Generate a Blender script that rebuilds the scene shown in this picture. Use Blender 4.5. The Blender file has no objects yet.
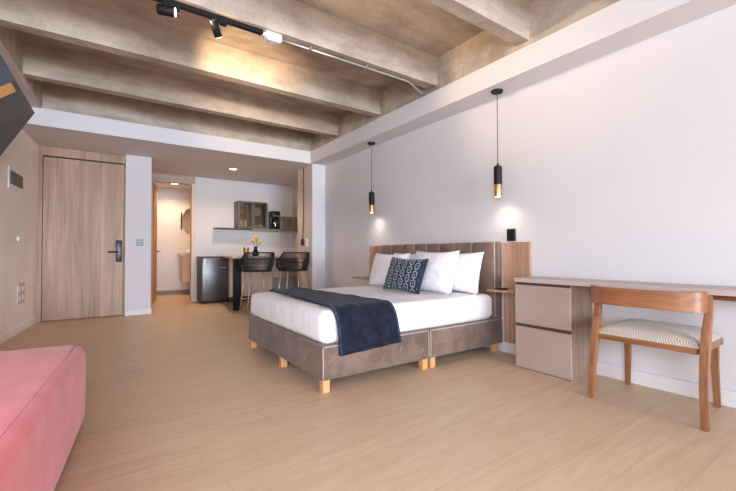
import bpy, bmesh, math, random
from mathutils import Vector, Matrix
random.seed(7)
sc = bpy.context.scene
col = sc.collection
PI = math.pi

# ------------------------------------------------------------------ camera
FPX, YAW, PIT, ROLL, H = 385.2, .606, .01868, -.00313, .96
cy, sy, cp, sp = math.cos(YAW), math.sin(YAW), math.cos(PIT), math.sin(PIT)
fw = Vector((sy*cp, cy*cp, sp)); rt = Vector((cy, -sy, 0)); up = rt.cross(fw)
rt, up = rt*math.cos(ROLL)+up*math.sin(ROLL), up*math.cos(ROLL)-rt*math.sin(ROLL)
cd = bpy.data.cameras.new('camera'); cd.sensor_width = 36; cd.lens = FPX/736*36
cd.clip_start = .05
cam = bpy.data.objects.new('camera', cd); col.objects.link(cam)
m3 = Matrix((rt, up, -fw)).transposed()
cam.matrix_world = Matrix.Translation((0, 0, H)) @ m3.to_4x4()
sc.camera = cam

# ------------------------------------------------------------------ world, light, exposure
w = bpy.data.worlds.new('world'); sc.world = w; w.use_nodes = True
w.node_tree.nodes['Background'].inputs[0].default_value = (.80, .88, 1, 1)
w.node_tree.nodes['Background'].inputs[1].default_value = 1.2
vs = sc.view_settings
vs.view_transform = 'Standard'; vs.look = 'None'; vs.gamma = 1; vs.use_curve_mapping = False
vs.exposure = 0.0
sc.cycles.use_denoising = True
sc.cycles.max_bounces = 10; sc.cycles.diffuse_bounces = 7; sc.cycles.glossy_bounces = 4
sc.cycles.transparent_max_bounces = 12; sc.cycles.transmission_bounces = 6
sc.cycles.sample_clamp_indirect = 6; sc.cycles.caustics_refractive = False; sc.cycles.caustics_reflective = False

def look(o, d):
    o.rotation_euler = Vector(d).to_track_quat('-Z', 'Y').to_euler()
def area(name, loc, d, sx, sy_, power, colr):
    l = bpy.data.lights.new(name, 'AREA'); l.shape = 'RECTANGLE'; l.size = sx; l.size_y = sy_
    l.energy = power; l.color = colr
    o = bpy.data.objects.new(name, l); col.objects.link(o); o.location = loc; look(o, d); return o
def spot(name, loc, d, power, ang, blend, colr, r=.03):
    l = bpy.data.lights.new(name, 'SPOT'); l.energy = power; l.spot_size = math.radians(ang); l.spot_blend = blend
    l.color = colr; l.shadow_soft_size = r
    o = bpy.data.objects.new(name, l); col.objects.link(o); o.location = loc; look(o, d); return o
WARM = (1, .74, .46); WARM2 = (1, .64, .33); SOFTW = (1, .86, .70)
DAY = (.80, .93, 1.08)
# daylight through the wide window behind the camera
area('window_daylight', (.8, -8.86, 1.45), (-.12, 1, -.06), 4.2, 2.4, 1280, DAY)
area('side_fill_light', (-1.42, -1.2, 1.5), (.45, .9, -.75), 2.4, 1.7, 205, DAY)  # added fill light at an unseen opening in the left wall

# ------------------------------------------------------------------ mesh helpers
ORG = {}
class MB:
    def __init__(s): s.bm = bmesh.new(); s.uv = None
    def box(s, x0, x1, y0, y1, z0, z1, bev=0, seg=2, rot=None):
        r = bmesh.ops.create_cube(s.bm, size=1); vs_ = r['verts']
        for v in vs_:
            v.co = Vector(((x0+x1)/2+v.co.x*(x1-x0), (y0+y1)/2+v.co.y*(y1-y0), (z0+z1)/2+v.co.z*(z1-z0)))
        if bev:
            es = list({e for v in vs_ for e in v.link_edges})
            bmesh.ops.bevel(s.bm, geom=es, offset=bev, segments=seg, profile=.5, affect='EDGES')
        return s
    def prism(s, pts, z0, z1):            # plan polygon
        a = [s.bm.verts.new((p[0], p[1], z0)) for p in pts]; b = [s.bm.verts.new((p[0], p[1], z1)) for p in pts]
        n = len(pts); s.bm.faces.new(a[::-1]); s.bm.faces.new(b)
        for i in range(n): s.bm.faces.new((a[i], a[(i+1) % n], b[(i+1) % n], b[i]))
        return s
    def loft(s, rings, cap=True):         # list of rings of points
        R = [[s.bm.verts.new(p) for p in r] for r in rings]; n = len(R[0])
        for k in range(len(R)-1):
            for i in range(n): s.bm.faces.new((R[k][i], R[k][(i+1) % n], R[k+1][(i+1) % n], R[k+1][i]))
        if cap: s.bm.faces.new(R[0][::-1]); s.bm.faces.new(R[-1])
        return s
    def tube(s, path, r, n=8, closed=False, cap=True):
        P = [Vector(p) for p in path]; m = len(P); rad = r if isinstance(r, (list, tuple)) else [r]*m
        prev = None; rings = []
        for i in range(m):
            a = P[(i-1) % m] if (closed or i > 0) else P[i]
            b = P[(i+1) % m] if (closed or i < m-1) else P[i]
            t = (b-a).normalized()
            if prev is None:
                h = Vector((0, 0, 1)) if abs(t.z) < .9 else Vector((1, 0, 0)); u = t.cross(h).normalized()
            else:
                u = (prev-t*prev.dot(t)).normalized()
            prev = u; v = t.cross(u)
            rings.append([P[i]+(u*math.cos(2*PI*k/n)+v*math.sin(2*PI*k/n))*rad[i] for k in range(n)])
        if closed:
            R = [[s.bm.verts.new(p) for p in g] for g in rings]
            for q in range(m):
                A, B = R[q], R[(q+1) % m]
                for i in range(n): s.bm.faces.new((A[i], A[(i+1) % n], B[(i+1) % n], B[i]))
        else: s.loft(rings, cap)
        return s
    def cyl(s, p0, p1, r0, r1=None, n=24): return s.tube([p0, p1], [r0, r0 if r1 is None else r1], n)
    def lathe(s, c, prof, n=28, axis='z'):
        rings = []
        for r, z in prof:
            rr = max(r, .0004)
            rings.append([Vector((c[0]+rr*math.cos(2*PI*k/n), c[1]+rr*math.sin(2*PI*k/n), c[2]+z)) for k in range(n)])
        return s.loft(rings)
    def ball(s, c, r, sc_=(1, 1, 1), sub=2):
        g = bmesh.ops.create_icosphere(s.bm, subdivisions=sub, radius=r)
        for v in g['verts']: v.co = Vector((c[0]+v.co.x*sc_[0], c[1]+v.co.y*sc_[1], c[2]+v.co.z*sc_[2]))
        return s
    def grid(s, f, nu, nv, uv=True):      # f(i/nu, j/nv) -> point
        L = s.bm.loops.layers.uv.verify() if uv else None
        V = [[s.bm.verts.new(f(i/nu, j/nv)) for j in range(nv+1)] for i in range(nu+1)]
        for i in range(nu):
            for j in range(nv):
                fc = s.bm.faces.new((V[i][j], V[i+1][j], V[i+1][j+1], V[i][j+1]))
                if uv:
                    for lp, (a, b) in zip(fc.loops, ((i, j), (i+1, j), (i+1, j+1), (i, j+1))): lp[L].uv = (a/nu, b/nv)
        return s
    def build(s, name, mat, parent=None, smooth=False, loc=None, weld=0):
        bm = s.bm
        if weld: bmesh.ops.remove_doubles(bm, verts=bm.verts, dist=weld)
        bmesh.ops.recalc_face_normals(bm, faces=bm.faces)
        org = ORG.get(parent, Vector((0, 0, 0))) if parent is not None else (Vector(loc) if loc else Vector((0, 0, 0)))
        for v in bm.verts: v.co -= org
        me = bpy.data.meshes.new(name); bm.to_mesh(me); bm.free()
        for p in me.polygons: p.use_smooth = bool(smooth)
        if smooth == 'auto':
            me.set_sharp_from_angle(angle=math.radians(35))
        me.materials.append(mat)
        o = bpy.data.objects.new(name, me); col.objects.link(o)
        if parent is not None: o.parent = parent; ORG[o] = org
        else: o.location = org; ORG[o] = org
        return o
def tag(o, label=None, cat=None, group=None, kind=None):
    if label: o['label'] = label
    if cat: o['category'] = cat
    if group: o['group'] = group
    if kind: o['kind'] = kind
    return o
def thing(name, loc, label, cat, group=None):
    o = bpy.data.objects.new(name, None); col.objects.link(o); o.location = loc; o.empty_display_size = .1
    ORG[o] = Vector(loc); return tag(o, label, cat, group)
def dup(o, dx, label=None, parent=None):
    c = o.copy(); col.objects.link(c)
    if parent is None: c.location = Vector(o.location)+Vector(dx)
    else: c.parent = parent
    if label: c['label'] = label
    for ch in list(o.children): dup(ch, (0, 0, 0), None, c)
    return c
def struct(name, mb, mat, **k):
    return tag(mb.build(name, mat, **k), kind='structure')
def sstruct(name, loc):
    o = bpy.data.objects.new(name, None); col.objects.link(o); o.location = loc; ORG[o] = Vector(loc)
    o['kind'] = 'structure'; return o

# ------------------------------------------------------------------ materials
def lin(c): return tuple((v/255/12.92 if v/255 <= .04045 else ((v/255+.055)/1.055)**2.4) for v in c)+(1,)
class NT:
    def __init__(s, name):
        s.m = bpy.data.materials.new(name); s.m.use_nodes = True; s.t = s.m.node_tree
        s.b = s.t.nodes['Principled BSDF']
    def n(s, typ, props=None, **ins):
        d = s.t.nodes.new(typ)
        for k, v in (props or {}).items(): setattr(d, k, v)
        for k, v in ins.items():
            k = k.replace('_', ' ') if k.replace('_', ' ') in d.inputs else k
            if k.startswith('i') and k[1:].isdigit(): k = int(k[1:])
            if isinstance(v, bpy.types.NodeSocket): s.t.links.new(v, d.inputs[k])
            else: d.inputs[k].default_value = v
        return d
    def set(s, **k):
        for a, v in k.items():
            a = a.replace('_', ' ')
            if isinstance(v, bpy.types.NodeSocket): s.t.links.new(v, s.b.inputs[a])
            else: s.b.inputs[a].default_value = v
        return s
    def co(s, scale=(1, 1, 1), which='Object', rot=(0, 0, 0)):
        t = s.n('ShaderNodeTexCoord'); mp = s.n('ShaderNodeMapping', None, Vector=t.outputs[which], Scale=scale, Rotation=rot); return mp.outputs[0]
    def noise(s, vec, scale, detail=4, rough=.55, dist=0):
        return s.n('ShaderNodeTexNoise', None, Vector=vec, Scale=scale, Detail=detail, Roughness=rough, Distortion=dist).outputs[0]
    def ramp(s, fac, stops):
        r = s.n('ShaderNodeValToRGB', None, Fac=fac); e = r.color_ramp.elements
        while len(e) > len(stops): e.remove(e[-1])
        while len(e) < len(stops): e.new(.5)
        for q, (p, c) in zip(e, stops): q.position = p; q.color = c
        return r.outputs[0]
    def mix(s, fac, a, b, mode='MIX'):
        d = s.n('ShaderNodeMix', {'data_type': 'RGBA', 'blend_type': mode})
        for k, v in ((0, fac), (6, a), (7, b)):
            if isinstance(v, bpy.types.NodeSocket): s.t.links.new(v, d.inputs[k])
            else: d.inputs[k].default_value = v
        return d.outputs[2]
    def math(s, op, a, b=0, c=0):
        d = s.n('ShaderNodeMath', {'operation': op})
        for k, v in enumerate((a, b, c)):
            if isinstance(v, bpy.types.NodeSocket): s.t.links.new(v, d.inputs[k])
            else: d.inputs[k].default_value = v
        return d.outputs[0]
    def bump(s, h, strength=.2, dist=.01):
        return s.set(Normal=s.n('ShaderNodeBump', None, Height=h, Strength=strength, Distance=dist).outputs[0])

def plain(name, c, rough=.5, metal=0, **k):
    t = NT(name); n = t.noise(t.co(), 14, 3)
    a = lin(c); t.set(Base_Color=t.mix(n, tuple(v*.95 for v in a[:3])+(1,), tuple(min(1, v*1.05) for v in a[:3])+(1,)), Roughness=rough, Metallic=metal, **k)
    return t.m
def plaster(name, c, var=.06, bump=.08):
    t = NT(name); co = t.co(); n = t.noise(co, 1.6, 5); n2 = t.noise(co, 60, 3); a = lin(c)
    t.set(Base_Color=t.mix(t.ramp(n, [(.3, (0, 0, 0, 1)), (.7, (1, 1, 1, 1))]), tuple(v*(1-var) for v in a[:3])+(1,), tuple(min(1, v*(1+var)) for v in a[:3])+(1,)), Roughness=.85)
    t.bump(n2, bump, .004); return t.m
def concrete(name, c0, c1):
    t = NT(name); co = t.co()
    n = t.noise(co, 1.7, 8, .62, .4); n2 = t.noise(t.co((1.5, 4, 6)), 1.0, 6, .6); n3 = t.noise(co, 45, 4, .6)
    v = t.n('ShaderNodeTexVoronoi', None, Vector=co, Scale=9)
    f = t.math('ADD', t.math('MULTIPLY', n, .55), t.math('MULTIPLY', n2, .45))
    c = t.ramp(f, [(.38, lin(c0)), (.50, lin(tuple((a+b)/2 for a, b in zip(c0, c1)))), (.64, lin(c1))])
    st = t.noise(t.co((.8, 2.2, 3)), 1.4, 5, .6, .8)
    c = t.mix(t.ramp(st, [(.52, (0, 0, 0, 1)), (.72, (.45, .45, .45, 1))]), c, lin((c0[0]*.92, c0[1]*.83, c0[2]*.74)))
    c = t.mix(t.ramp(n3, [(.28, (.3, .3, .3, 1)), (.45, (0, 0, 0, 1))]), c, lin(tuple(x*.78 for x in c0)))
    pits = t.ramp(v.outputs['Distance'], [(.0, (.3, .3, .3, 1)), (.03, (0, 0, 0, 1))])
    c = t.mix(pits, c, lin(tuple(x*.6 for x in c0)))
    t.set(Base_Color=c, Roughness=.8); t.bump(t.math('ADD', n3, t.math('MULTIPLY', n, 2)), .25, .006); return t.m
def wood(name, c0, c1, axis=2, scale=1, rough=.45, contrast=1, rings=True):
    t = NT(name); s = [16*scale]*3; s[axis] = 1.1*scale; co = t.co(tuple(s))
    n = t.noise(co, 1.0, 6, .6, .9); s2 = [90*scale]*3; s2[axis] = 3*scale; f = t.noise(t.co(tuple(s2)), 1, 3)
    k = t.math('ADD', t.math('MULTIPLY', n, .75), t.math('MULTIPLY', f, .25))
    d = .17/contrast
    c = t.ramp(k, [(.5-d, lin(c0)), (.5, lin(tuple((a*.45+b*.55) for a, b in zip(c0, c1)))), (.5+d, lin(c1))])
    t.set(Base_Color=c, Roughness=rough); t.bump(f, .08, .003); return t.m

M = {}
M['white'] = plaster('painted_white', (209, 205, 207), .02, .04)
M['white_soffit'] = plaster('painted_white_soffit', (214, 211, 214), .02, .03)
M['grey_wall'] = plaster('warm_grey_render', (244, 236, 228), .06, .15)
M['column'] = plaster('beige_render', (205, 190, 178), .08, .15)
M['concrete'] = concrete('board_marked_concrete', (150, 136, 123), (204, 190, 175))
M['ledge'] = plaster('ledge_paint', (205, 190, 182), .03)
M['trim'] = plain('white_trim', (214, 210, 211), .5)
def floor_mat():
    t = NT('oak_planks')
    sp_ = t.n('ShaderNodeSeparateXYZ', None, Vector=t.n('ShaderNodeTexCoord').outputs['Object'])
    wn = t.n('ShaderNodeTexWhiteNoise', {'noise_dimensions': '1D'}, W=t.math('FLOOR', t.math('DIVIDE', sp_.outputs[1], .19)))
    tc = t.n('ShaderNodeCombineXYZ', None, X=t.math('ADD', sp_.outputs[0], t.math('MULTIPLY', wn.outputs['Value'], 1.28)), Y=sp_.outputs[1]).outputs[0]
    br = t.n('ShaderNodeTexBrick', {'offset': 0}, Vector=tc, Color1=(0, 0, 0, 1), Color2=(1, 1, 1, 1), Mortar=(.5, .5, .5, 1), Scale=1, Mortar_Size=.0016, Mortar_Smooth=.2, Bias=0, Brick_Width=1.28, Row_Height=.19)
    rnd = br.outputs['Color']; gap = br.outputs['Fac']
    n = t.noise(t.co((1.0, 9, 9)), 2.2, 6, .6, .6); f = t.noise(t.co((3.5, 75, 75)), 1, 3)
    k = t.math('ADD', t.math('MULTIPLY', n, .8), t.math('MULTIPLY', f, .2))
    c = t.ramp(k, [(.28, lin((192, 159, 130))), (.5, lin((205, 175, 146))), (.72, lin((216, 189, 162)))])
    c = t.mix(t.math('MULTIPLY', rnd, .25), c, lin((191, 161, 133)))
    c = t.mix(t.math('MULTIPLY', gap, .3), c, lin((110, 82, 58)))
    t.set(Base_Color=c, Roughness=t.math('ADD', .36, t.math('MULTIPLY', n, .18)), Specular_IOR_Level=.4)
    t.bump(t.math('SUBTRACT', t.math('MULTIPLY', f, .15), gap), .2, .002); return t.m
M['floor'] = floor_mat()
M['door_wood'] = wood('entry_door_wood', (138, 104, 83), (188, 152, 127), 2, .45, .5, 1.1)
M['panel_wood'] = wood('bed_panel_wood', (140, 102, 80), (200, 160, 130), 2, .7, .5, 1.2)
M['desk_wood'] = wood('desk_wood', (112, 88, 75), (148, 122, 106), 2, .8, .5)
M['desk_top'] = wood('desk_top_laminate', (172, 153, 146), (190, 173, 166), 1, .8, .4)
M['chair_wood'] = wood('oiled_chair_wood', (110, 67, 40), (160, 108, 70), 1, 1, .38)
M['chair_leg_wood'] = wood('oiled_chair_leg_wood', (110, 67, 40), (160, 108, 70), 2, 1, .38)
M['pine'] = wood('pine_leg', (184, 132, 82), (212, 164, 110), 2, 1.2, .5)
M['jamb'] = wood('bathroom_jamb_wood', (150, 108, 70), (190, 146, 100), 2, .8, .5)
M['frame_taupe'] = wood('bathroom_header_wood', (160, 136, 122), (184, 160, 146), 0, .8, .55)
M['cab_wood'] = wood('kitchen_cabinet_wood', (206, 174, 152), (226, 198, 178), 2, .7, .5)
M['taupe'] = plain('taupe_laminate', (168, 147, 137), .42)
M['dark_gap'] = plain('shadow_gap_brown', (74, 52, 42), .6)
M['black'] = plain('matte_black_metal', (20, 19, 19), .55, 0, Specular_IOR_Level=.25)
M['black_plastic'] = plain('black_plastic', (22, 21, 22), .35)
M['brass'] = plain('brushed_brass', (216, 178, 116), .36, 1)
M['gold_leg'] = plain('copper_leg_metal', (222, 184, 158), .35, .5)
M['steel'] = plain('galvanised_steel', (196, 190, 184), .38, .8)
M['chrome'] = plain('satin_chrome', (190, 190, 192), .25, 1)
M['white_plastic'] = plain('white_plastic', (236, 234, 230), .4)
M['grey_plastic'] = plain('grey_plastic', (92, 88, 86), .4)
M['stone'] = plain('pale_counter', (206, 192, 182), .3)
M['lock'] = plain('lock_plate', (58, 56, 60), .35, .4)
def cloth(name, c0, c1, scale, rough=.9, sheen=.3, bump=.25, fine=260, specks=None):
    t = NT(name); co = t.co(); n = t.noise(co, scale, 6, .6, .6); f = t.noise(co, fine, 2)
    c = t.ramp(n, [(.36, lin(c0)), (.64, lin(c1))])
    if specks: 
        s = t.noise(co, scale*2.3, 3, .5); c = t.mix(t.ramp(s, [(.66, (0, 0, 0, 1)), (.74, (.55, .55, .55, 1))]), c, lin(specks))
    t.set(Base_Color=c, Roughness=rough, Sheen_Weight=sheen, Sheen_Roughness=.5, Specular_IOR_Level=.2); t.bump(t.math('ADD', f, n), bump, .003); return t.m
M['sheet'] = cloth('white_cotton', (234, 233, 236), (240, 239, 242), 3, .85, .05, .08)
def wrinkle(m, scale, strength):
    t = m.node_tree; b = t.nodes['Principled BSDF']; tc = t.nodes.new('ShaderNodeTexCoord'); mp = t.nodes.new('ShaderNodeMapping'); mp.inputs['Scale'].default_value = scale; mp.inputs['Rotation'].default_value = (.3, .5, .4)
    n = t.nodes.new('ShaderNodeTexNoise'); n.inputs['Scale'].default_value = 1; n.inputs['Detail'].default_value = 3; n.inputs['Distortion'].default_value = 1.2
    bp = t.nodes.new('ShaderNodeBump'); bp.inputs['Strength'].default_value = strength; bp.inputs['Distance'].default_value = .02
    t.links.new(tc.outputs['Object'], mp.inputs[0]); t.links.new(mp.outputs[0], n.inputs['Vector']); t.links.new(n.outputs[0], bp.inputs['Height']); t.links.new(bp.outputs[0], b.inputs['Normal'])
wrinkle(M['sheet'], (9, 5, 3), .55)
M['pillow'] = cloth('white_pillowcase', (238, 235, 238), (244, 241, 243), 3, .85, .1, .08)
wrinkle(M['pillow'], (5, 8, 6), .3)
M['velvet'] = cloth('taupe_velvet', (100, 80, 70), (122, 101, 90), 7, .75, .18, .2, 300, (160, 142, 132))
M['headboard'] = cloth('taupe_velvet_headboard', (104, 82, 69), (130, 106, 91), 5, .75, .15, .2)
M['piping'] = cloth('pale_piping', (168, 148, 136), (184, 164, 152), 8)
M['navy'] = cloth('navy_plush', (10, 13, 23), (24, 30, 46), 13, .8, .06, .6, 160, (62, 72, 96))
M['navy_edge'] = cloth('navy_hem', (28, 35, 54), (50, 60, 82), 18, .8, .06, .4, 160)
M['pink'] = cloth('coral_pink_fabric', (210, 96, 98), (221, 110, 113), 5, .9, .25, .25, 420)
M['pink_seam'] = cloth('coral_seam', (176, 74, 80), (186, 80, 86), 5)
def cushion_mat():
    t = NT('navy_link_pattern'); u = t.n('ShaderNodeTexCoord').outputs['UV']; s = t.n('ShaderNodeSeparateXYZ', None, Vector=u)
    U = t.math('MULTIPLY', s.outputs[0], 6.4); V = t.math('MULTIPLY', s.outputs[1], 4.1)
    row = t.math('FLOOR', U); V2 = t.math('ADD', V, t.math('MULTIPLY', t.math('MODULO', row, 2), .5))
    x = t.math('ABSOLUTE', t.math('SUBTRACT', t.math('FRACT', U), .5)); y = t.math('ABSOLUTE', t.math('SUBTRACT', t.math('FRACT', V2), .5))
    q = t.math('POWER', t.math('ADD', t.math('POWER', t.math('MULTIPLY', x, 1.05), 3), t.math('POWER', t.math('MULTIPLY', y, .95), 3)), 1/3)
    ring = t.math('LESS_THAN', t.math('ABSOLUTE', t.math('SUBTRACT', q, .33)), .058)
    bar = t.math('MULTIPLY', t.math('LESS_THAN', x, .05), t.math('GREATER_THAN', y, .36))
    dot = t.math('LESS_THAN', q, .09)
    f = t.math('MINIMUM', t.math('ADD', t.math('ADD', ring, bar), dot), 1)
    ex = t.math('ABSOLUTE', t.math('SUBTRACT', s.outputs[0], .5)); ey = t.math('ABSOLUTE', t.math('SUBTRACT', s.outputs[1], .5))
    inside = t.math('MULTIPLY', t.math('LESS_THAN', ex, .46), t.math('LESS_THAN', ey, .45))
    n = t.noise(t.co(), 60, 3)
    f = t.math('MULTIPLY', t.math('MULTIPLY', f, inside), t.ramp(n, [(.3, (.35, .35, .35, 1)), (.6, (.72, .72, .72, 1))]))
    t.set(Base_Color=t.mix(f, lin((14, 21, 42)), lin((176, 182, 196))), Roughness=.85, Sheen_Weight=.2); t.bump(n, .2, .002); return t.m
M['cushion'] = cushion_mat()
def weave_mat():
    t = NT('cream_rope_weave'); tc = t.n('ShaderNodeTexCoord').outputs['UV']; s = t.n('ShaderNodeSeparateXYZ', None, Vector=tc)
    U = t.math('MULTIPLY', s.outputs[0], 18); V = t.math('MULTIPLY', s.outputs[1], 40)
    zig = t.math('ABSOLUTE', t.math('SUBTRACT', t.math('FRACT', U), .5))
    k = t.math('SINE', t.math('MULTIPLY', t.math('ADD', V, t.math('MULTIPLY', zig, 2.2)), 6.283))
    k = t.math('ADD', t.math('MULTIPLY', k, .5), .5)
    n = t.noise(t.co(), 40, 3)
    c = t.ramp(t.math('ADD', t.math('MULTIPLY', k, .8), t.math('MULTIPLY', n, .2)), [(.12, lin((146, 130, 116))), (.5, lin((188, 176, 164))), (.9, lin((206, 196, 186)))])
    t.set(Base_Color=c, Roughness=.9, Sheen_Weight=.2); t.bump(k, .3, .004); return t.m
M['weave'] = weave_mat()
def glass(name, c, alpha, rough=.05):
    t = NT(name); tr = t.n('ShaderNodeBsdfTransparent', None, Color=c); gl = t.n('ShaderNodeBsdfGlossy', None, Color=(1, 1, 1, 1), Roughness=rough)
    mx = t.n('ShaderNodeMixShader', None, Fac=alpha); t.t.links.new(tr.outputs[0], mx.inputs[1]); t.t.links.new(gl.outputs[0], mx.inputs[2])
    t.t.links.new(mx.outputs[0], t.t.nodes['Material Output'].inputs[0]); return t.m
M['smoke_glass'] = glass('smoked_glass', (.78, .75, .70, 1), .10)
M['clear_glass'] = glass('clear_glass', (.93, .94, .94, 1), .1)
def emit(name, c, s):
    t = NT(name); t.set(Base_Color=(0, 0, 0, 1), Emission_Color=c, Emission_Strength=s); return t.m
M['lamp_warm'] = emit('warm_lamp_glow', (1, .80, .55, 1), 9)
M['lamp_hot'] = emit('warm_led_glow', (1, .86, .66, 1), 14)
M['mirror'] = plain('mirror_glass', (225, 220, 210), .03, 1)
M['fridge'] = plain('dark_stainless', (104, 101, 102), .36, .85)
M['fridge_side'] = plain('fridge_side_dark', (60, 58, 60), .4, .5)
M['cabinet_metal'] = plain('bronze_metal', (98, 88, 80), .4, .5)
M['cabinet_in'] = plain('bronze_back', (160, 148, 136), .6)
M['shelf_dark'] = plain('dark_shelf', (70, 62, 58), .45)
M['yellow'] = plain('yellow_petals', (222, 184, 88), .7)
M['green'] = plain('dark_stem_green', (52, 60, 36), .7)
M['gold_cup'] = plain('mercury_gold', (206, 156, 60), .3, .9)
M['amber'] = plain('amber_glass', (196, 140, 84), .25)
M['ceramic'] = plain('white_ceramic', (238, 236, 232), .25)
M['micro_glass'] = plain('microwave_dark_glass', (104, 104, 94), .2)
M['micro_body'] = plain('silver_appliance', (150, 142, 134), .35, .6)
M['skirt_dark'] = plain('dark_plinth', (36, 33, 33), .5)
M['bath_base'] = plain('grey_skirting', (120, 112, 106), .5)
M['cord'] = plain('black_rope', (24, 23, 23), .8)

# ------------------------------------------------------------------ room shell
def xl(y): return -.878+.097*(y-5.628)          # left wall line
def xe(y): return -.69+.063*(y-4.648)           # left concrete edge
XR, XS, YF = 3.216, 2.94, 5.97
struct('floor', MB().box(-2.9, 4.2, -9.1, 10.3, -.08, 0), M['floor'])
def lp(mb, y0, y1, z0, z1, d0=-.15, d1=0): return mb.prism([(xl(y0)+d1, y0), (xl(y1)+d1, y1), (xl(y1)+d0, y1), (xl(y0)+d0, y0)], z0, z1)
b = lp(lp(lp(lp(MB(), .1, 7.3, 0, 3.1), -9.1, -2.5, 0, 3.1), -2.5, .1, 0, .4), -2.5, .1, 2.5, 3.1)
struct('wall_left', b, M['grey_wall'])
struct('wall_right', MB().box(XR, XR+.15, -9.1, 6.0, 0, 3.1), M['white'])
b = MB()
b.box(-2.6, 3.4, -9.1, -8.95, 0, .2).box(-2.6, 3.4, -9.1, -8.95, 2.68, 3.1).box(-2.6, -1.35, -9.1, -8.95, .2, 2.68).box(2.95, 3.4, -9.1, -8.95, .2, 2.68)
struct('wall_front', b, M['white'])
b = MB()
for x in (-1.35, .07, 1.5, 2.91): b.box(x, x+.04, -9.08, -9.03, .2, 2.68)
b.box(-1.35, 2.95, -9.08, -9.03, .2, .25).box(-1.35, 2.95, -9.08, -9.03, 2.63, 2.68)
struct('window_1', b, M['black'])
b = MB()
for y in (-2.5, -1.2, .06): lp(b, y, y+.04, .4, 2.5, -.12, -.07)
lp(lp(b, -2.5, .1, .4, .45, -.12, -.07), -2.5, .1, 2.45, 2.5, -.12, -.07)
struct('added_side_window', b, M['black'])  # unseen window frame, added to go with the side fill light
# entry wall, pier, kitchen wall
struct('wall_entry', MB().box(-1.1, .305, 7.2, 7.35, 0, 2.49), M['white'])
struct('wall_pier', MB().box(.305, .655, 7.02, 8.36, 0, 2.49), M['white'])
struct('wall_kitchen', MB().box(1.54, 3.75, 8.3, 8.42, 0, 2.49), M['white'])
struct('wall_kitchen_right', MB().box(3.63, 3.75, 6.4, 8.3, 0, 2.49), M['column'])
struct('wall_column', MB().box(2.97, 3.72, 5.985, 6.555, 0, 2.49), M['column'])
struct('trim_1', MB().box(2.972, 3.216, YF-.01, 5.985, 0, 2.49), M['white'])
b = MB().box(.3, .70, 8.36, 10.1, 0, 2.49).box(2.4, 2.55, 8.42, 10.1, 0, 2.49)
struct('wall_bathroom_side', b, M['white'])
struct('wall_bathroom_back', MB().box(.3, 2.55, 10.0, 10.12, 0, 2.49), M['white'])
struct('baseboard_bathroom', MB().box(.7, 2.4, 9.985, 10, 0, .1), M['bath_base'])
# ceilings
struct('ceiling', MB().box(-2.9, 4.2, -9.1, 6.4, 3.085, 3.2), M['concrete'])
struct('ceiling_low', MB().box(-1.2, 3.8, YF, 10.2, 2.49, 2.70), M['white_soffit'])
struct('ceiling_soffit', MB().box(XS, XR+.05, -9.1, YF+.002, 2.49, 2.70), M['white_soffit'])
struct('ceiling_edge_beam', MB().box(3.0, 3.36, -9.1, 6.4, 2.70, 3.09), M['concrete'])
struct('ceiling_left_edge', MB().prism([(xe(-9.1), -9.1), (xe(6.4), 6.4), (xe(6.4)-.5, 6.4), (xe(-9.1)-1.1, -9.1)], 2.745, 3.09), M['concrete'])
struct('ceiling_left_trim', MB().prism([(xe(-9.1)+.002, -9.1), (xe(YF)+.002, YF), (xl(YF)-.05, YF), (xl(-9.1)-.05, -9.1)], 2.69, 2.745), M['ledge'])
for y in (-8.7, -7.64, -6.58, -5.52, -4.46, -3.4, -2.34, -1.28, -.22, .84, 1.895, 2.99, 4.04, 5.13):
    mb = MB(); x0, x1 = xe(y)-.02, 3.02; zb, zt, th = 2.775, 3.09, .118
    # beams taper slightly towards their soffit
    mb.loft([[(x0, y, zb), (x1, y, zb), (x1, y+th, zb), (x0, y+th, zb)], [(x0, y-.012, zt), (x1, y-.012, zt), (x1, y+th+.012, zt), (x0, y+th+.012, zt)]])
    struct('ceiling_beam', mb, M['concrete'])
struct('ceiling_end_wall', MB().box(-1.2, 3.1, 6.06, 6.4, 2.69, 3.09), M['concrete'])
# baseboards
struct('baseboard_right', MB().box(XR-.018, XR, -8.9, 2.345, 0, .1, .004).box(XR-.018, XR, 4.5, 5.96, 0, .1, .004), M['trim'])
struct('baseboard_left', MB().prism([(xl(-8.9), -8.9), (xl(7.12), 7.12), (xl(7.12)+.014, 7.12), (xl(-8.9)+.014, -8.9)], 0, .095), M['grey_wall'])
struct('baseboard_pier', MB().box(.305, .667, 7.008, 7.02, 0, .085, .003), M['trim'])
struct('trim_backsplash', MB().box(2.05, 3.63, 8.292, 8.3, .9, 1.45), M['white'])

# entry door
d = sstruct('door_1', (-.2, 7.12, 0))
MB().box(-.685, .285, 7.12, 7.165, .005, 2.345, .003).build('door_panel', M['door_wood'], d)
MB().box(-.735, .303, 7.10, 7.2, 2.365, 2.488).build('door_header', M['door_wood'], d)
MB().box(-.76, -.69, 7.10, 7.2, 0, 2.365).build('door_jamb', M['door_wood'], d)
MB().box(.29, .304, 7.11, 7.2, 0, 2.365).build('door_jamb', M['door_wood'], d)
MB().box(-.69, .29, 7.15, 7.2, 2.34, 2.366).build('door_gap', M['dark_gap'], d)
lp = MB().box(.186, .268, 7.095, 7.121, .83, 1.165, .006).build('lock_plate', M['lock'], d, smooth='auto')
MB().cyl((.226, 7.1, .985), (.226, 7.05, .985), .012).tube([(.226, 7.055, .985), (.18, 7.052, .985), (.085, 7.055, .985)], .011, 10).build('door_handle', M['lock'], lp, smooth='auto')
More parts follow.
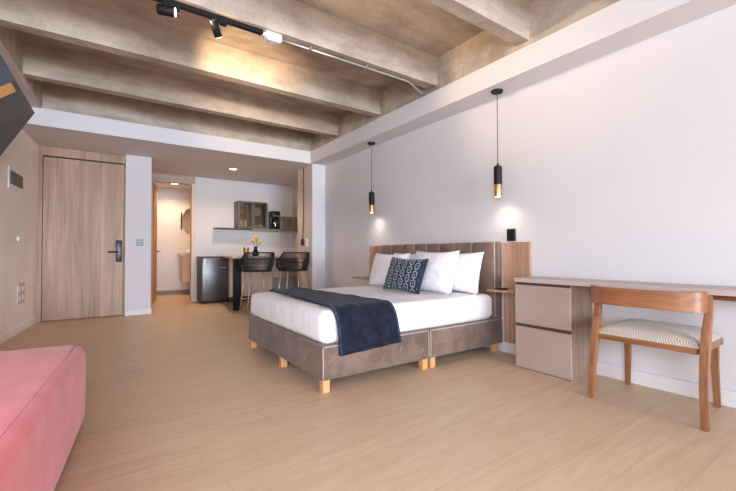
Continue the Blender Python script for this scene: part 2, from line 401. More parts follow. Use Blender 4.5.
# bathroom door and frame
d = sstruct('door_2', (1.1, 8.3, 0))
MB().box(.655, 1.54, 8.28, 8.42, 2.335, 2.489).build('door_header', M['frame_taupe'], d)
MB().box(1.475, 1.545, 8.28, 8.42, 0, 2.335).build('door_jamb', M['cab_wood'], d)
MB().box(.655, .80, 8.28, 8.42, 0, 2.335).build('door_jamb', M['jamb'], d)
q = MB().prism([(.80, 8.30), (.955, 9.08), (.915, 9.09), (.76, 8.31)], .008, 2.33).build('door_panel', M['jamb'], d)
MB().tube([(.93, 9.0, 1.0), (.985, 8.99, 1.0), (.995, 8.98, 1.0), (.98, 8.87, 1.0)], .011, 8).build('door_handle', M['lock'], q)

# ------------------------------------------------------------------ bed
bed = thing('bed', (2.2, 3.15, 0), 'double bed with taupe velvet base, white fitted sheet and channelled velvet headboard', 'bed')
Z0, Z1 = .085, .318
def bed_unit(x0, x1):
    u = MB().box(x0, x1, 2.337, 3.93, Z0, Z1, .012, 3).build('bed_base', M['velvet'], bed, smooth='auto')
    pb = MB()
    for x in (x0+.006, x1-.006):
        pb.tube([(x, 2.339, Z0+.01), (x, 2.334, Z0+.1), (x, 2.339, Z1-.008)], .004, 6)
    pb.tube([(x0+.01, 2.339, Z1-.004), (x1-.01, 2.339, Z1-.004)], .004, 6)
    pb.build('piping', M['piping'], u, smooth=True)
    return u
fu = bed_unit(1.24, 2.232); hu = bed_unit(2.242, 3.205)
def bleg(x, y, par): MB().box(x-.027, x+.027, y-.027, y+.027, 0, Z0+.003, .003).build('leg', M['pine'], par)
for x, y in ((1.277, 2.374), (1.277, 3.11), (1.277, 3.89), (2.195, 2.374), (2.195, 3.89)): bleg(x, y, fu)
for x, y in ((2.282, 2.374), (2.282, 3.89), (3.14, 2.39), (3.14, 3.89)): bleg(x, y, hu)
def mattress():
    x0, x1, y0, y1, z0, z1 = 1.255, 3.10, 2.362, 3.925, Z1, .558
    mb = MB().box(x0, x1, y0, y1, z0, z1, .055, 5); bm = mb.bm
    bmesh.ops.subdivide_edges(bm, edges=[e for e in bm.edges if e.calc_length() > .3], cuts=22, use_grid_fill=True)
    for v in bm.verts:
        t = (v.co.z-z0)/(z1-z0); k = math.sin(max(0, min(1, t))*PI)
        if abs(v.co.y-y0) < .06: v.co.y -= .012*k+.004*math.sin(v.co.x*31+v.co.z*50)*k
        if abs(v.co.x-x0) < .06: v.co.x -= .010*k+.003*math.sin(v.co.y*29+v.co.z*40)*k
        if t > .9: v.co.z += .004*math.sin(v.co.x*7.1+1)*math.sin(v.co.y*6.3)
    o = mb.build('mattress', M['sheet'], bed, smooth=True)
    o['label'] = 'white fitted sheet over mattress'
mattress()
# headboard with vertical channels
hb = MB().box(3.145, 3.205, 2.342, 4.20, .32, 1.063, .01, 2).build('headboard', M['headboard'], bed, smooth='auto')
ys = [2.362, 2.635, 2.865, 3.088, 3.30, 3.51, 3.73, 3.955, 4.175]
for a, c in zip(ys[:-1], ys[1:]):
    MB().box(3.105, 3.15, a+.004, c-.004, .33, 1.058, .018, 4).build('headboard_channel', M['headboard'], hb, smooth=True)
for y in ys: MB().tube([(3.116 if 2.4 < y < 4.1 else 3.122, y, .34), (3.116 if 2.4 < y < 4.1 else 3.122, y, 1.055), (3.15, y, 1.066)], .0055, 8).build('piping', M['piping'], hb, smooth=True)

def pillow(name, w, h, th, mat, loc, rot, label, cat, group=None, pinch=.5, nu=22, nv=16, seed=0):
    rnd = random.Random(seed); ph = [rnd.uniform(0, 6) for _ in range(6)]
    def f(sgn):
        def g(u, v):
            a, b = 2*u-1, 2*v-1
            e = (1-abs(a)**2.6)*(1-abs(b)**2.6)
            t = max(0, e)**.42*th/2
            px = a*w/2*(1-.085*(1-abs(b)**1.6)*abs(a)**3); py = b*h/2*(1-.10*(1-abs(a)**1.6)*abs(b)**3)
            wr = .006*math.sin(a*9+ph[0]+b*4)*math.sin(b*7+ph[1])*e + .005*math.sin((a+b)*13+ph[2])*e
            return Vector((px, py, sgn*(t+wr*.8)))
        return g
    mb = MB().grid(f(1), nu, nv).grid(f(-1), nu, nv)
    o = mb.build(name, mat, smooth=True, weld=.0006)
    o.location = loc; o.rotation_euler = rot
    return tag(o, label, cat, group)
# pillow local: x = width, y = height, z = thickness. stand it up facing -X, leaning back
def stand(lean, roll=0, yaw=0):
    # width -> -Y(world), height -> up, thickness -> -X
    m = Matrix(((0, 0, -1), (-1, 0, 0), (0, 1, 0)))
    m = Matrix.Rotation(yaw, 3, 'Z') @ Matrix.Rotation(lean, 3, 'Y') @ m @ Matrix.Rotation(roll, 3, 'Z')
    return m.to_euler()
PG = 'white pillows against the headboard'
pillow('pillow', .72, .42, .17, M['pillow'], (2.985, 2.77, .76), stand(.22), 'white pillow touching the headboard at the end nearest the desk, half behind another', 'pillow', PG, seed=1)
pillow('pillow', .66, .42, .16, M['pillow'], (2.995, 3.485, .755), stand(.2), 'white pillow against the headboard, mostly hidden behind the far front pillow', 'pillow', PG, seed=2)
pillow('pillow', .62, .44, .19, M['pillow'], (2.775, 2.855, .768), stand(.3), 'large white front pillow right behind the navy cushion, on the desk side', 'pillow', PG, seed=3)
pillow('pillow', .66, .42, .18, M['pillow'], (2.79, 3.60, .755), stand(.28), 'white front pillow at the far side of the bed, near the kitchen', 'pillow', PG, seed=4)
pillow('cushion', .54, .37, .13, M['cushion'], (2.56, 3.035, .735), stand(.36, -.03, .08), 'small navy cushion with white chain link pattern leaning on the white pillows', 'cushion', seed=5)

# navy throw across the foot of the bed
def throw():
    zt = .562
    prof = [(2.327, .245), (2.327, .32), (2.327, .40), (2.329, .47), (2.338, .515), (2.362, .548), (2.41, .566)]
    for y in (2.6, 2.8, 3.0, 3.2, 3.4, 3.6, 3.8): prof.append((y, .567))
    prof += [(3.88, .566), (3.925, .548), (3.95, .515), (3.958, .47), (3.96, .40), (3.96, .27)]
    # resample
    n = 60; L = [0]
    for a, c in zip(prof[:-1], prof[1:]): L.append(L[-1]+math.dist(a, c))
    def at(t):
        s = t*L[-1]
        for i in range(len(L)-1):
            if s <= L[i+1]+1e-9:
                k = (s-L[i])/(L[i+1]-L[i]); return (prof[i][0]*(1-k)+prof[i+1][0]*k, prof[i][1]*(1-k)+prof[i+1][1]*k)
        return prof[-1]
    def xe_(t, y, z):                       # left/right edges
        if y < 2.37: 
            k = (.56-z)/.32; return 1.335+.03*k, 1.855+.055*k
        k = (y-2.37)/1.58; return 1.335+.125*k, 1.855-.095*k
    def f(u, v):
        y, z = at(v); a, c = xe_(v, y, z)
        x = a+(c-a)*u
        side = 1 if z < .5 and y < 2.5 else 0
        w = .004*math.sin(u*17+v*9)+.003*math.sin(v*41+u*5)
        if side: return Vector((x, y-.004-abs(.010*math.sin(u*11+.5))*(.55-z)*3, z+(.026*u if z < .3 else 0)))
        return Vector((x, y, z+abs(w)))
    o = MB().grid(f, 36, n).build('bed_throw', M['navy'], smooth=True, loc=(1.65, 3.15, .56))
    md = o.modifiers.new('thickness', 'SOLIDIFY'); md.thickness = .012; md.offset = 1
    # hem band all round
    def hem(u0, u1, v0, v1, nu, nv):
        return lambda u, v: f(u0+(u1-u0)*u, v0+(v1-v0)*v)
    hm = MB().grid(hem(.0, .035, 0, 1, 0, 0), 2, 60).grid(hem(.965, 1, 0, 1, 0, 0), 2, 60).grid(hem(0, 1, 0, .012, 0, 0), 36, 2)
    h = hm.build('hem', M['navy_edge'], o, smooth=True)
    md = h.modifiers.new('thickness', 'SOLIDIFY'); md.thickness = .017; md.offset = 1
    return tag(o, 'navy blue plush throw laid across the foot of the bed', 'throw blanket')
throw()

# ------------------------------------------------------------------ panels, shelves, switch beside the bed
def bedside_panel(y0, y1, label):
    o = MB().box(3.182, XR-.001, y0, y1, .105, 1.055, .002).build('wall_panel', M['panel_wood'], loc=(3.2, (y0+y1)/2, .105))
    return tag(o, label, 'wall panel', 'wooden panels either side of the headboard')
bedside_panel(2.03, 2.305, 'wooden wall panel between the headboard and the desk drawers')
bedside_panel(4.215, 4.55, 'wooden wall panel at the far side of the headboard, near the kitchen')
def shelf(y0, y1, label):
    t = thing('bedside_shelf', (3.18, (y0+y1)/2, .58), label, 'shelf', 'floating bedside shelves')
    MB().box(2.945, 3.181, y0, y1, .600, .613, .002).build('shelf_board', M['panel_wood'], t)
    MB().box(3.12, 3.181, y0+.01, y1-.01, .585, .600).build('shelf_bracket', M['panel_wood'], t)
shelf(2.035, 2.318, 'thin floating wooden bedside shelf beside the desk drawers')
shelf(4.26, 4.67, 'thin floating wooden bedside shelf at the far side of the bed')
t = thing('small_device', (3.07, 2.25, .613), 'small flat black gadget lying on the bedside shelf near the desk', 'gadget')
MB().box(3.03, 3.11, 2.2, 2.30, .613, .627, .005).build('device_body', M['black_plastic'], t, smooth='auto')
MB().box(3.045, 3.095, 2.215, 2.285, .627, .632, .002).build('device_pad', M['grey_plastic'], t)
t = thing('wall_switch', (XR, 2.232, 1.07), 'black wall switch plate above the wooden panel next to the bed', 'switch')
MB().box(XR-.022, XR-.0005, 2.19, 2.275, 1.066, 1.183, .003).build('switch_plate', M['black_plastic'], t)
MB().box(XR-.026, XR-.02, 2.205, 2.26, 1.085, 1.165, .002).build('rocker', M['black'], t)

# ------------------------------------------------------------------ pendants
def pendant(x, y, r, zb, zg, zt, label):
    t = thing('pendant_lamp', (x, y, zt), label, 'lamp', 'pendant lamps by the bed')
    MB().lathe((x, y, 2.49), [(.055, 0), (.055, -.012), (.05, -.02), (.008, -.022)]).build('canopy', M['black'], t, smooth='auto')
    MB().cyl((x, y, 2.47), (x, y, zt+.02), .0032, n=8).build('cord', M['black'], t, smooth=True)
    MB().lathe((x, y, 0), [(.008, zt+.03), (.012, zt+.012), (r*.5, zt+.01), (r, zt), (r, zg), (r-.006, zg), (r-.006, zt-.01), (.01, zt-.012)]).build('lamp_tube', M['black'], t, smooth='auto')
    br = MB().lathe((x, y, 0), [(r-.002, zg), (r-.001, zg-.004), (r-.001, zb), (r-.006, zb), (r-.006, zg-.002), (.012, zg-.001)]).build('brass_cup', M['brass'], t, smooth='auto')
    MB().lathe((x, y, 0), [(.01, zb+.05), (.024, zb+.045), (.029, zb+.02), (.024, zb+.004), (.006, zb)], 20).build('bulb', M['lamp_hot'], t, smooth=True)
    s = spot('pendant_light', (x, y, zb-.008), (.10, 0, -1), 5.5, 140, 1, SOFTW, .05); s.parent = t; s.location = Vector((x, y, zb-.008))-Vector(t.location)
pendant(3.072, 2.278, .037, 1.483, 1.598, 1.768, 'black and brass tube pendant lamp nearest the camera, above the bedside shelf by the desk')
pendant(3.085, 4.36, .038, 1.512, 1.622, 1.795, 'black and brass tube pendant lamp at the far side of the bed')

# ------------------------------------------------------------------ desk + drawers
XD = 2.868
dk = thing('desk', (3.05, .9, .71), 'long narrow wall desk with taupe wood grain top above the drawer unit', 'desk')
MB().box(XD-.002, XR-.001, -.55, 1.975, .712, .745, .002).build('desktop', M['desk_top'], dk)
MB().box(XR-.03, XR-.001, -.5, 1.49, .655, .712).build('back_rail', M['chair_wood'], dk)
MB().box(XD+.02, XR-.001, -.55, -.52, 0, .712).build('end_panel', M['desk_wood'], dk)
dr = thing('drawer_unit', (3.04, 1.735, 0), 'two drawer taupe cabinet standing under the bed end of the desk', 'drawers')
MB().box(XD+.018, XR-.016, 1.503, 1.967, .0, .711, .001).build('cabinet_body', M['desk_wood'], dr)
MB().box(XD+.012, XD+.02, 1.51, 1.96, .0, .711).build('finger_gap', M['dark_gap'], dr)
MB().box(XD, XD+.018, 1.503, 1.967, .373, .690, .002).build('drawer', M['taupe'], dr)
MB().box(XD, XD+.018, 1.503, 1.967, .012, .347, .002).build('drawer', M['taupe'], dr)
MB().box(XD+.004, XD+.02, 1.503, 1.967, 0, .012).build('plinth', M['desk_wood'], dr)

# ------------------------------------------------------------------ chair
ch = thing('desk_chair', (2.92, .98, 0), 'wooden desk chair with curved backrest and woven cream seat tucked at the desk', 'chair')
def leg(pts, name='leg', par=ch):
    rings = []
    for (x, y, z, a, c) in pts:
        rings.append([(x-a, y-c, z), (x+a, y-c, z), (x+a, y+c, z), (x-a, y+c, z)])
    mb = MB().loft(rings); bmesh.ops.bevel(mb.bm, geom=mb.bm.edges[:], offset=.004, segments=2, affect='EDGES')
    return mb.build(name, M['chair_leg_wood'], par, smooth='auto')
for y0, y1, s in ((1.268, 1.250, 1), (.684, .686, -1)):
    leg([(2.668, y0, 0, .016, .016), (2.685, y0-s*.006, .22, .020, .018), (2.705, y1, .43, .026, .02), (2.728, y1+s*.001, .52, .025, .019), (2.752, y1+s*.004, .60, .023, .017), (2.764, y1+s*.006, .68, .019, .014), (2.762, y1+s*.006, .72, .015, .012)])
    yf = 1.232 if s > 0 else .752
    leg([(3.15, yf+s*.008, 0, .015, .015), (3.142, yf, .25, .018, .018), (3.135, yf, .425, .022, .022)])
MB().box(2.692, 2.716, .72, 1.235, .392, .434, .004).build('seat_rail', M['chair_wood'], ch, smooth='auto')
MB().box(3.125, 3.147, .735, 1.225, .392, .434, .004).build('seat_rail', M['chair_wood'], ch, smooth='auto')
for y in (.718, 1.243): MB().box(2.71, 3.13, y-.011, y+.011, .392, .434, .004).build('seat_rail', M['chair_wood'], ch, smooth='auto')
def seat():
    def f(u, v):
        a, c = 2*u-1, 2*v-1
        e = max(0, (1-abs(a)**5)*(1-abs(c)**5))
        return Vector((2.92+a*.232*(1-.02*e), .98+c*.272, .428+.058*e**.4+.012*e))
    o = MB().grid(f, 24, 28).build('seat', M['weave'], ch, smooth=True)
    o['label'] = 'cream woven rope seat'
    return o
seat()
def backrest():
    half = [(2.752, .292), (2.722, .289), (2.688, .268), (2.660, .225), (2.644, .15), (2.637, .07)]
    path = [(a, .986+c) for a, c in half]+[(a, .986-c) for a, c in half[::-1]]
    P = [Vector((a, c, 0)) for a, c in path]; n = len(P)
    # smooth by subdivision
    for _ in range(2):
        Q = [P[0]]
        for i in range(len(P)-1): Q += [P[i]*.75+P[i+1]*.25, P[i]*.25+P[i+1]*.75]
        P = Q+[P[-1]]
    n = len(P); rings = []
    for i in range(n):
        t = (P[min(i+1, n-1)]-P[max(i-1, 0)]).normalized(); nr = Vector((t.y, -t.x, 0))*.013
        k = abs(2*i/(n-1)-1); lo = .628-.006*k+(.03*max(0, k-.8)/.2); hi = .735+.004*k
        rings.append([P[i]-nr+Vector((0, 0, lo)), P[i]+nr+Vector((0, 0, lo)), P[i]+nr+Vector((0, 0, hi)), P[i]-nr+Vector((0, 0, hi))])
    mb = MB().loft(rings)
    o = mb.build('backrest', M['chair_wood'], ch, smooth='auto')
    md = o.modifiers.new('soft_edges', 'BEVEL'); md.width = .004; md.segments = 2; md.limit_method = 'ANGLE'
    return o
backrest()

# ------------------------------------------------------------------ pink daybed
def daybed():
    t = thing('daybed', (-.6, 1.8, 0), 'coral pink upholstered daybed in the near left corner', 'sofa')
    y1 = 2.775; y0 = .55; sd = -.060
    def xs(y): return sd+.095*(y-y1)
    pts = [(xs(y0), y0), (xs(y1), y1), (xl(y1)+.02, y1+.09), (xl(y0)+.02, y0+.02)]
    mb = MB().prism(pts, .05, .452)
    bm = mb.bm; 
    es = [e for e in bm.edges if not (abs(e.verts[0].co.z-.05) < 1e-4 and abs(e.verts[1].co.z-.05) < 1e-4)]
    bmesh.ops.bevel(bm, geom=es, offset=.07, segments=8, profile=.5, affect='EDGES')
    mb.build('upholstery', M['pink'], t, smooth='auto')
    sm = MB().tube([(xs(y)-.045, y, .4462) for y in (y0+.09, 1.2, 1.8, 2.4, y1-.08)], .0025, 6)
    sm.build('seam', M['pink_seam'], t, smooth=True)
    for x, y in ((xs(2.66)-.07, 2.66), (xs(.7)-.07, .7), (-1.0, 2.7), (-1.2, .7)):
        MB().cyl((x, y, 0), (x, y, .055), .022, .028, 16).build('leg', M['chair_leg_wood'], t, smooth='auto')
daybed()

# ------------------------------------------------------------------ television on the left wall
def tv():
    P0 = Vector((-.5, 4.547, 2.23)); a = Vector((-.097, -.995, 0)); b_ = Vector((-.454, .044, -.89))
    A = (a*1.056-b_*.080).normalized(); B = (b_*.494+a*.0226); B = (B-A*A.dot(B)).normalized(); N = A.cross(B)
    W_, H_, T_ = 1.46, .80, .05
    t = bpy.data.objects.new('television', None); col.objects.link(t)
    t.matrix_world = Matrix.Translation(P0) @ Matrix((A, B, N)).transposed().to_4x4()
    tag(t, 'black wall mounted television tilted down from the left wall', 'television')
    ORG[t] = Vector((0, 0, 0))
    t_ = NT('tv_painted_reflections'); s = t_.n('ShaderNodeSeparateXYZ', None, Vector=t_.n('ShaderNodeTexCoord').outputs['Object'])
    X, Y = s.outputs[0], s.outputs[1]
    # reflections painted as screen glow: charcoal ground, brown corner, slate zone, orange bar
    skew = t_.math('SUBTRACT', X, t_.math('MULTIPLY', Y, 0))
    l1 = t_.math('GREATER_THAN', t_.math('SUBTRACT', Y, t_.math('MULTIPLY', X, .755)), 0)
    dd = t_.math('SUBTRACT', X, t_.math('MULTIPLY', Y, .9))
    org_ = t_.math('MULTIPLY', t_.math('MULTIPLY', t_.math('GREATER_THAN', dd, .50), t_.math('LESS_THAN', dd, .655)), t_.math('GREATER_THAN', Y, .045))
    refl_slate = t_.math('GREATER_THAN', dd, .655)
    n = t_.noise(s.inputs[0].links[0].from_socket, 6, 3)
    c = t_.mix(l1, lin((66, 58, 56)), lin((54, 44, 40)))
    c = t_.mix(refl_slate, c, lin((74, 84, 98))); c = t_.mix(org_, c, lin((206, 150, 86)))
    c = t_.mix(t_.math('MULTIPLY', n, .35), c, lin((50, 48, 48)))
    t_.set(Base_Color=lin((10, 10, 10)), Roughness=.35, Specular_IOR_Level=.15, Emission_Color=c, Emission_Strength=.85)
    MB().box(0, W_, 0, H_, -T_, 0, .003).build('tv_body', M['black_plastic'], t)
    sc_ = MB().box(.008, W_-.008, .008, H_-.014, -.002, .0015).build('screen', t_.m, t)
    MB().box(W_/2-.2, W_/2+.2, H_/2-.12, H_/2+.2, -T_-.03, -T_).build('mount_plate', M['black'], t)
    # arm back to the wall
    c0 = Vector((W_/2, H_/2+.05, -T_-.02)); wd = Matrix((A, B, N)) @ Vector((-1, .0, 0)); 
    wp = t.matrix_world @ c0
    L = wp.x-xl(wp.y)
    MB().tube([c0, c0+wd*(L-.005)], .025, 8).build('mount_arm', M['black'], t, smooth='auto')
tv()

# ------------------------------------------------------------------ left wall fittings
def onl(y, z, d): return (xl(y)+d, y, z)
def wallbox(mb, y0, y1, z0, z1, d0, d1): return mb.prism([(xl(y0)+d0, y0), (xl(y1)+d0, y1), (xl(y1)+d1, y1), (xl(y0)+d1, y0)], z0, z1)
t = thing('breaker_panel', onl(6.05, 1.70, 0), 'grey breaker panel cover with white frame high on the left wall', 'electrical panel')
wallbox(MB(), 5.80, 6.31, 1.70, 1.945, .0005, .012).build('panel_frame', M['white_plastic'], t)
wallbox(MB(), 5.835, 6.275, 1.755, 1.90, .012, .022).build('panel_cover', M['grey_plastic'], t)
t = thing('wall_sensor', onl(6.16, 1.137, 0), 'small round white knob on the left wall below the breaker panel', 'sensor')
MB().ball(onl(6.16, 1.137, .012), .032, (.5, 1, 1), 3).build('sensor_dome', M['white_plastic'], t, smooth=True)
MB().ball(onl(6.16, 1.137, .002), .04, (.1, 1, 1), 3).build('sensor_ring', M['trim'], t, smooth=True)
t = thing('wall_outlet', onl(6.33, .34, 0), 'double white outlet plate low on the left wall near the entry door', 'outlet')
wallbox(MB(), 6.20, 6.33, .35, .60, .0005, .008).build('outlet_plate', M['ledge'], t)
wallbox(MB(), 6.345, 6.47, .35, .60, .0005, .008).build('outlet_plate', M['ledge'], t)
for y in (6.265, 6.41):
    for z in (.42, .53): wallbox(MB(), y-.03, y+.03, z-.03, z+.03, .008, .011).build('socket', M['white_plastic'], t)
t = thing('wall_switch', (.495, 7.02, 1.08), 'grey light switch plate on the white pier beside the entry door', 'switch')
MB().box(.45, .545, 7.011, 7.0195, 1.078, 1.185, .003).build('switch_plate', plain('blue_grey_plate', (118, 126, 138), .4), t)
MB().box(.468, .527, 7.007, 7.012, 1.105, 1.16, .002).build('rocker', plain('pale_rocker', (150, 158, 168), .4), t)
MB().box(.472, .523, 7.005, 7.008, 1.125, 1.14).build('switch_gap', M['grey_plastic'], t)

# ------------------------------------------------------------------ track lights, conduit
YT = 3.045
tr = thing('track_rail', (.6, YT, 2.775), 'black lighting track under the concrete beam', 'track rail')
MB().box(.1, 1.065, YT-.018, YT+.018, 2.740, 2.774, .002).build('rail', M['black'], tr)
MB().box(1.04, 1.07, YT-.02, YT+.02, 2.738, 2.774, .002).build('end_cap', M['black'], tr)
jb = thing('junction_box', (1.17, YT+.01, 2.73), 'white junction box between the black track and steel conduit on the beam', 'junction box')
MB().box(1.09, 1.225, YT-.035, YT+.055, 2.715, 2.774, .006).build('box_body', M['white_plastic'], jb, smooth='auto')
MB().cyl((1.06, YT, 2.752), (1.1, YT, 2.752), .016, n=14).build('inlet', M['white_plastic'], jb, smooth='auto')
MB().box(1.105, 1.21, YT-.02, YT+.04, 2.709, 2.715, .002).build('box_lid', M['white_plastic'], jb)
for x in (1.12, 1.195): MB().cyl((x, YT+.01, 2.709), (x, YT+.01, 2.706), .006, n=10).build('screw', M['grey_plastic'], jb)
cdt = thing('conduit', (2, YT, 2.76), 'thin steel conduit running along the beam to the white soffit', 'conduit')
MB().tube([(1.215, YT+.015, 2.757), (1.8, YT+.012, 2.758), (2.60, YT+.008, 2.757), (2.66, YT+.012, 2.753), (2.72, YT+.03, 2.742), (2.90, YT+.09, 2.722), (2.99, YT+.125, 2.718)], .011, 10).build('pipe', M['steel'], cdt, smooth=True)
for x in (1.5, 2.1): MB().box(x-.012, x+.012, YT-.012, YT+.042, 2.744, 2.775, .002).build('clip', M['steel'], cdt)
def track_head(px, pivot, d, L, r, label, power, ang, aim=None):
    t = thing('track_spotlight', (px, YT, 2.74), label, 'spotlight', 'black spotlights on the ceiling track')
    MB().box(px-.055, px+.055, YT-.02, YT+.02, 2.716, 2.742, .003).build('adapter', M['black'], t)
    pv = Vector(pivot); MB().tube([(px, YT, 2.72), pv], .007, 8).build('stem', M['brass'], t)
    d = Vector(d).normalized(); a = pv-d*L*.45; e = pv+d*L*.55
    MB().tube([a, a+d*.012, e-d*.004, e], [r*.8, r, r, r*.95], 20).build('lamp_can', M['black'], t, smooth='auto')
    MB().tube([e-d*.002, e+d*.004], r*.78, 16).build('lens', M['lamp_hot'], t)
    ld = Vector(aim)-(e+d*.05) if aim else d
    s = spot('track_light', e+d*.05, ld, power, ang, 1, WARM, .035); s.parent = t; s.location = e+d*.05-Vector(t.location)
track_head(.40, (.36, YT-.005, 2.685), (.9, -.25, -.02), .115, .036, 'black track spotlight at the left end of the rail, glowing lens turned right', 170, 52, (2.96, 2.1, 2.80))
track_head(.73, (.70, YT-.005, 2.675), (.45, .5, -.6), .12, .03, 'black track spotlight hanging lower near the middle of the rail', 150, 62, (1.24, 4.03, 2.86))

# ------------------------------------------------------------------ recessed lights
def downlight(x, y, z, label, r, power, colr, ang=150):
    t = thing('ceiling_light', (x, y, z), label, 'ceiling light')
    MB().lathe((x, y, z), [(r*1.25, 0), (r*1.25, -.004), (r, -.006), (r*.98, -.001)]).build('light_ring', M['trim'], t, smooth='auto')
    MB().lathe((x, y, z), [(r*.97, -.001), (r*.97, -.003), (.01, -.004)]).build('lamp_disc', M['lamp_warm'], t)
    s = spot('downlight', (x, y, z-.012), (0, 0, -1), power, ang, .6, colr, r*.8); s.parent = t; s.location = (0, 0, -.012)
downlight(1.96, 7.13, 2.49, 'recessed warm ceiling light above the kitchen bar', .062, 95, (1, .74, .50))
downlight(1.32, 9.35, 2.49, 'recessed warm ceiling light inside the bathroom', .07, 120, WARM2)

# ------------------------------------------------------------------ bathroom
v = thing('vanity', (1.85, 9.75, .3), 'wooden wall hung vanity with pale top seen through the bathroom door', 'vanity')
MB().box(1.52, 2.38, 9.5, 9.998, .31, .90, .003).build('vanity_cabinet', M['cab_wood'], v)
MB().box(1.47, 2.39, 9.47, 9.998, .90, .96, .003).build('vanity_top', M['stone'], v)
MB().box(1.62, 2.1, 9.56, 9.9, .96, 1.05, .02, 3).build('basin', M['ceramic'], v, smooth='auto')
mr = thing('bathroom_mirror', (1.88, 9.98, 1.7), 'round bathroom mirror with black side clip above the vanity', 'mirror')
o = MB().tube([(1.92, 9.999, 1.72), (1.92, 9.985, 1.72)], .38, 8).build('mirror_glass', M['mirror'], mr)
MB().box(1.545, 1.57, 9.97, 9.999, 1.52, 1.92, .003).build('mirror_clip', M['black'], mr)

# ------------------------------------------------------------------ kitchen
kc = thing('base_cabinet', (2.8, 8, 0), 'pale wood kitchen base cabinet with black plinth behind the bar stools', 'cabinet')
MB().box(2.056, 2.93, 7.72, 8.29, .1, .872).build('cabinet_body', M['cab_wood'], kc)
MB().box(2.93, 3.62, 7.72, 8.29, .44, .872).build('cabinet_body', M['cab_wood'], kc)
MB().box(2.056, 3.0, 7.76, 8.29, 0, .1).build('plinth', M['skirt_dark'], kc)
for x0, x1 in ((2.06, 2.49), (2.495, 2.926)): MB().box(x0, x1, 7.703, 7.72, .105, .868, .002).build('cabinet_door', M['cab_wood'], kc)
for z0, z1 in ((.445, .66), (.675, .868)): MB().box(2.935, 3.615, 7.703, 7.72, z0, z1, .002).build('drawer', M['cab_wood'], kc)
bt = thing('bar_counter', (2.4, 7.3, .9), 'pale bar counter on a square black post behind the bar stools', 'counter')
MB().prism([(1.80, 6.56), (2.965, 6.56), (2.965, 6.57), (3.625, 6.57), (3.625, 8.288), (2.056, 8.288), (2.056, 7.74), (1.95, 7.74)], .872, .905).build('countertop', M['stone'], bt)
MB().box(1.822, 1.955, 6.585, 6.625, 0, .872, .002).build('post', M['black'], bt)
fr = thing('mini_fridge', (1.8, 8, 0), 'dark stainless mini fridge beside the bathroom doorway', 'fridge')
MB().box(1.575, 2.04, 7.80, 8.28, .03, .893, .004).build('fridge_body', M['fridge_side'], fr)
MB().box(1.565, 2.05, 7.79, 8.285, .875, .895, .004).build('fridge_top', M['black_plastic'], fr)
dd = MB().box(1.567, 2.048, 7.755, 7.798, .05, .872, .014, 3).build('fridge_door', M['fridge'], fr, smooth='auto')
MB().box(1.60, 1.625, 7.74, 7.757, .3, .85, .004).build('door_handle', M['chrome'], dd)
MB().box(1.90, 2.0, 7.752, 7.756, .675, .688).build('badge', M['chrome'], dd)
MB().box(1.58, 2.035, 7.785, 7.80, .01, .05).build('kick_plate', M['black_plastic'], fr)
for x in (1.62, 2.0):
    for y in (7.83, 8.2): MB().cyl((x, y, 0), (x, y, .032), .018, n=12).build('foot', M['black_plastic'], fr)

ws = thing('wall_shelf', (2.75, 8.15, 1.45), 'long thin dark wall shelf carrying the cabinet and microwave', 'shelf')
MB().box(1.885, 3.628, 8.02, 8.299, 1.455, 1.475, .002).build('shelf_board', M['shelf_dark'], ws)
MB().box(2.6, 3.628, 8.0, 8.022, 1.435, 1.476, .002).build('shelf_lip', M['micro_body'], ws)
gc = thing('glass_cabinet', (2.61, 8.15, 1.475), 'bronze framed cabinet with two smoked glass doors on the wall shelf', 'cabinet')
X0, X1, Y0, Y1, ZA, ZB = 2.305, 2.922, 7.985, 8.298, 1.476, 2.035
b = MB(); b.box(X0, X0+.018, Y0+.02, Y1, ZA, ZB).box(X1-.018, X1, Y0+.02, Y1, ZA, ZB).box(X0, X1, Y0+.02, Y1, ZB-.018, ZB).box(X0, X1, Y0+.02, Y1, ZA, ZA+.018)
b.build('cabinet_carcass', M['cabinet_metal'], gc)
MB().box(X0+.018, X1-.018, Y1-.012, Y1, ZA+.018, ZB-.018).build('back_panel', M['cabinet_in'], gc)
MB().box(X0+.018, X1-.018, Y0+.05, Y1-.012, 1.735, 1.743).build('inner_shelf', M['clear_glass'], gc)
xm = (X0+X1)/2
for x0, x1, hx in ((X0, xm-.002, xm-.03), (xm+.002, X1, xm+.03)):
    b = MB(); w_ = .036
    b.box(x0, x0+w_, Y0, Y0+.02, ZA, ZB).box(x1-w_, x1, Y0, Y0+.02, ZA, ZB).box(x0+w_, x1-w_, Y0, Y0+.02, ZB-w_, ZB).box(x0+w_, x1-w_, Y0, Y0+.02, ZA, ZA+w_)
    f_ = b.build('door', M['cabinet_metal'], gc)
    MB().box(x0+w_, x1-w_, Y0+.008, Y0+.012, ZA+w_, ZB-w_).build('glass_pane', M['smoke_glass'], f_)
    MB().cyl((hx, Y0, 1.72), (hx, Y0-.014, 1.72), .008, n=10).build('knob', M['black'], f_)
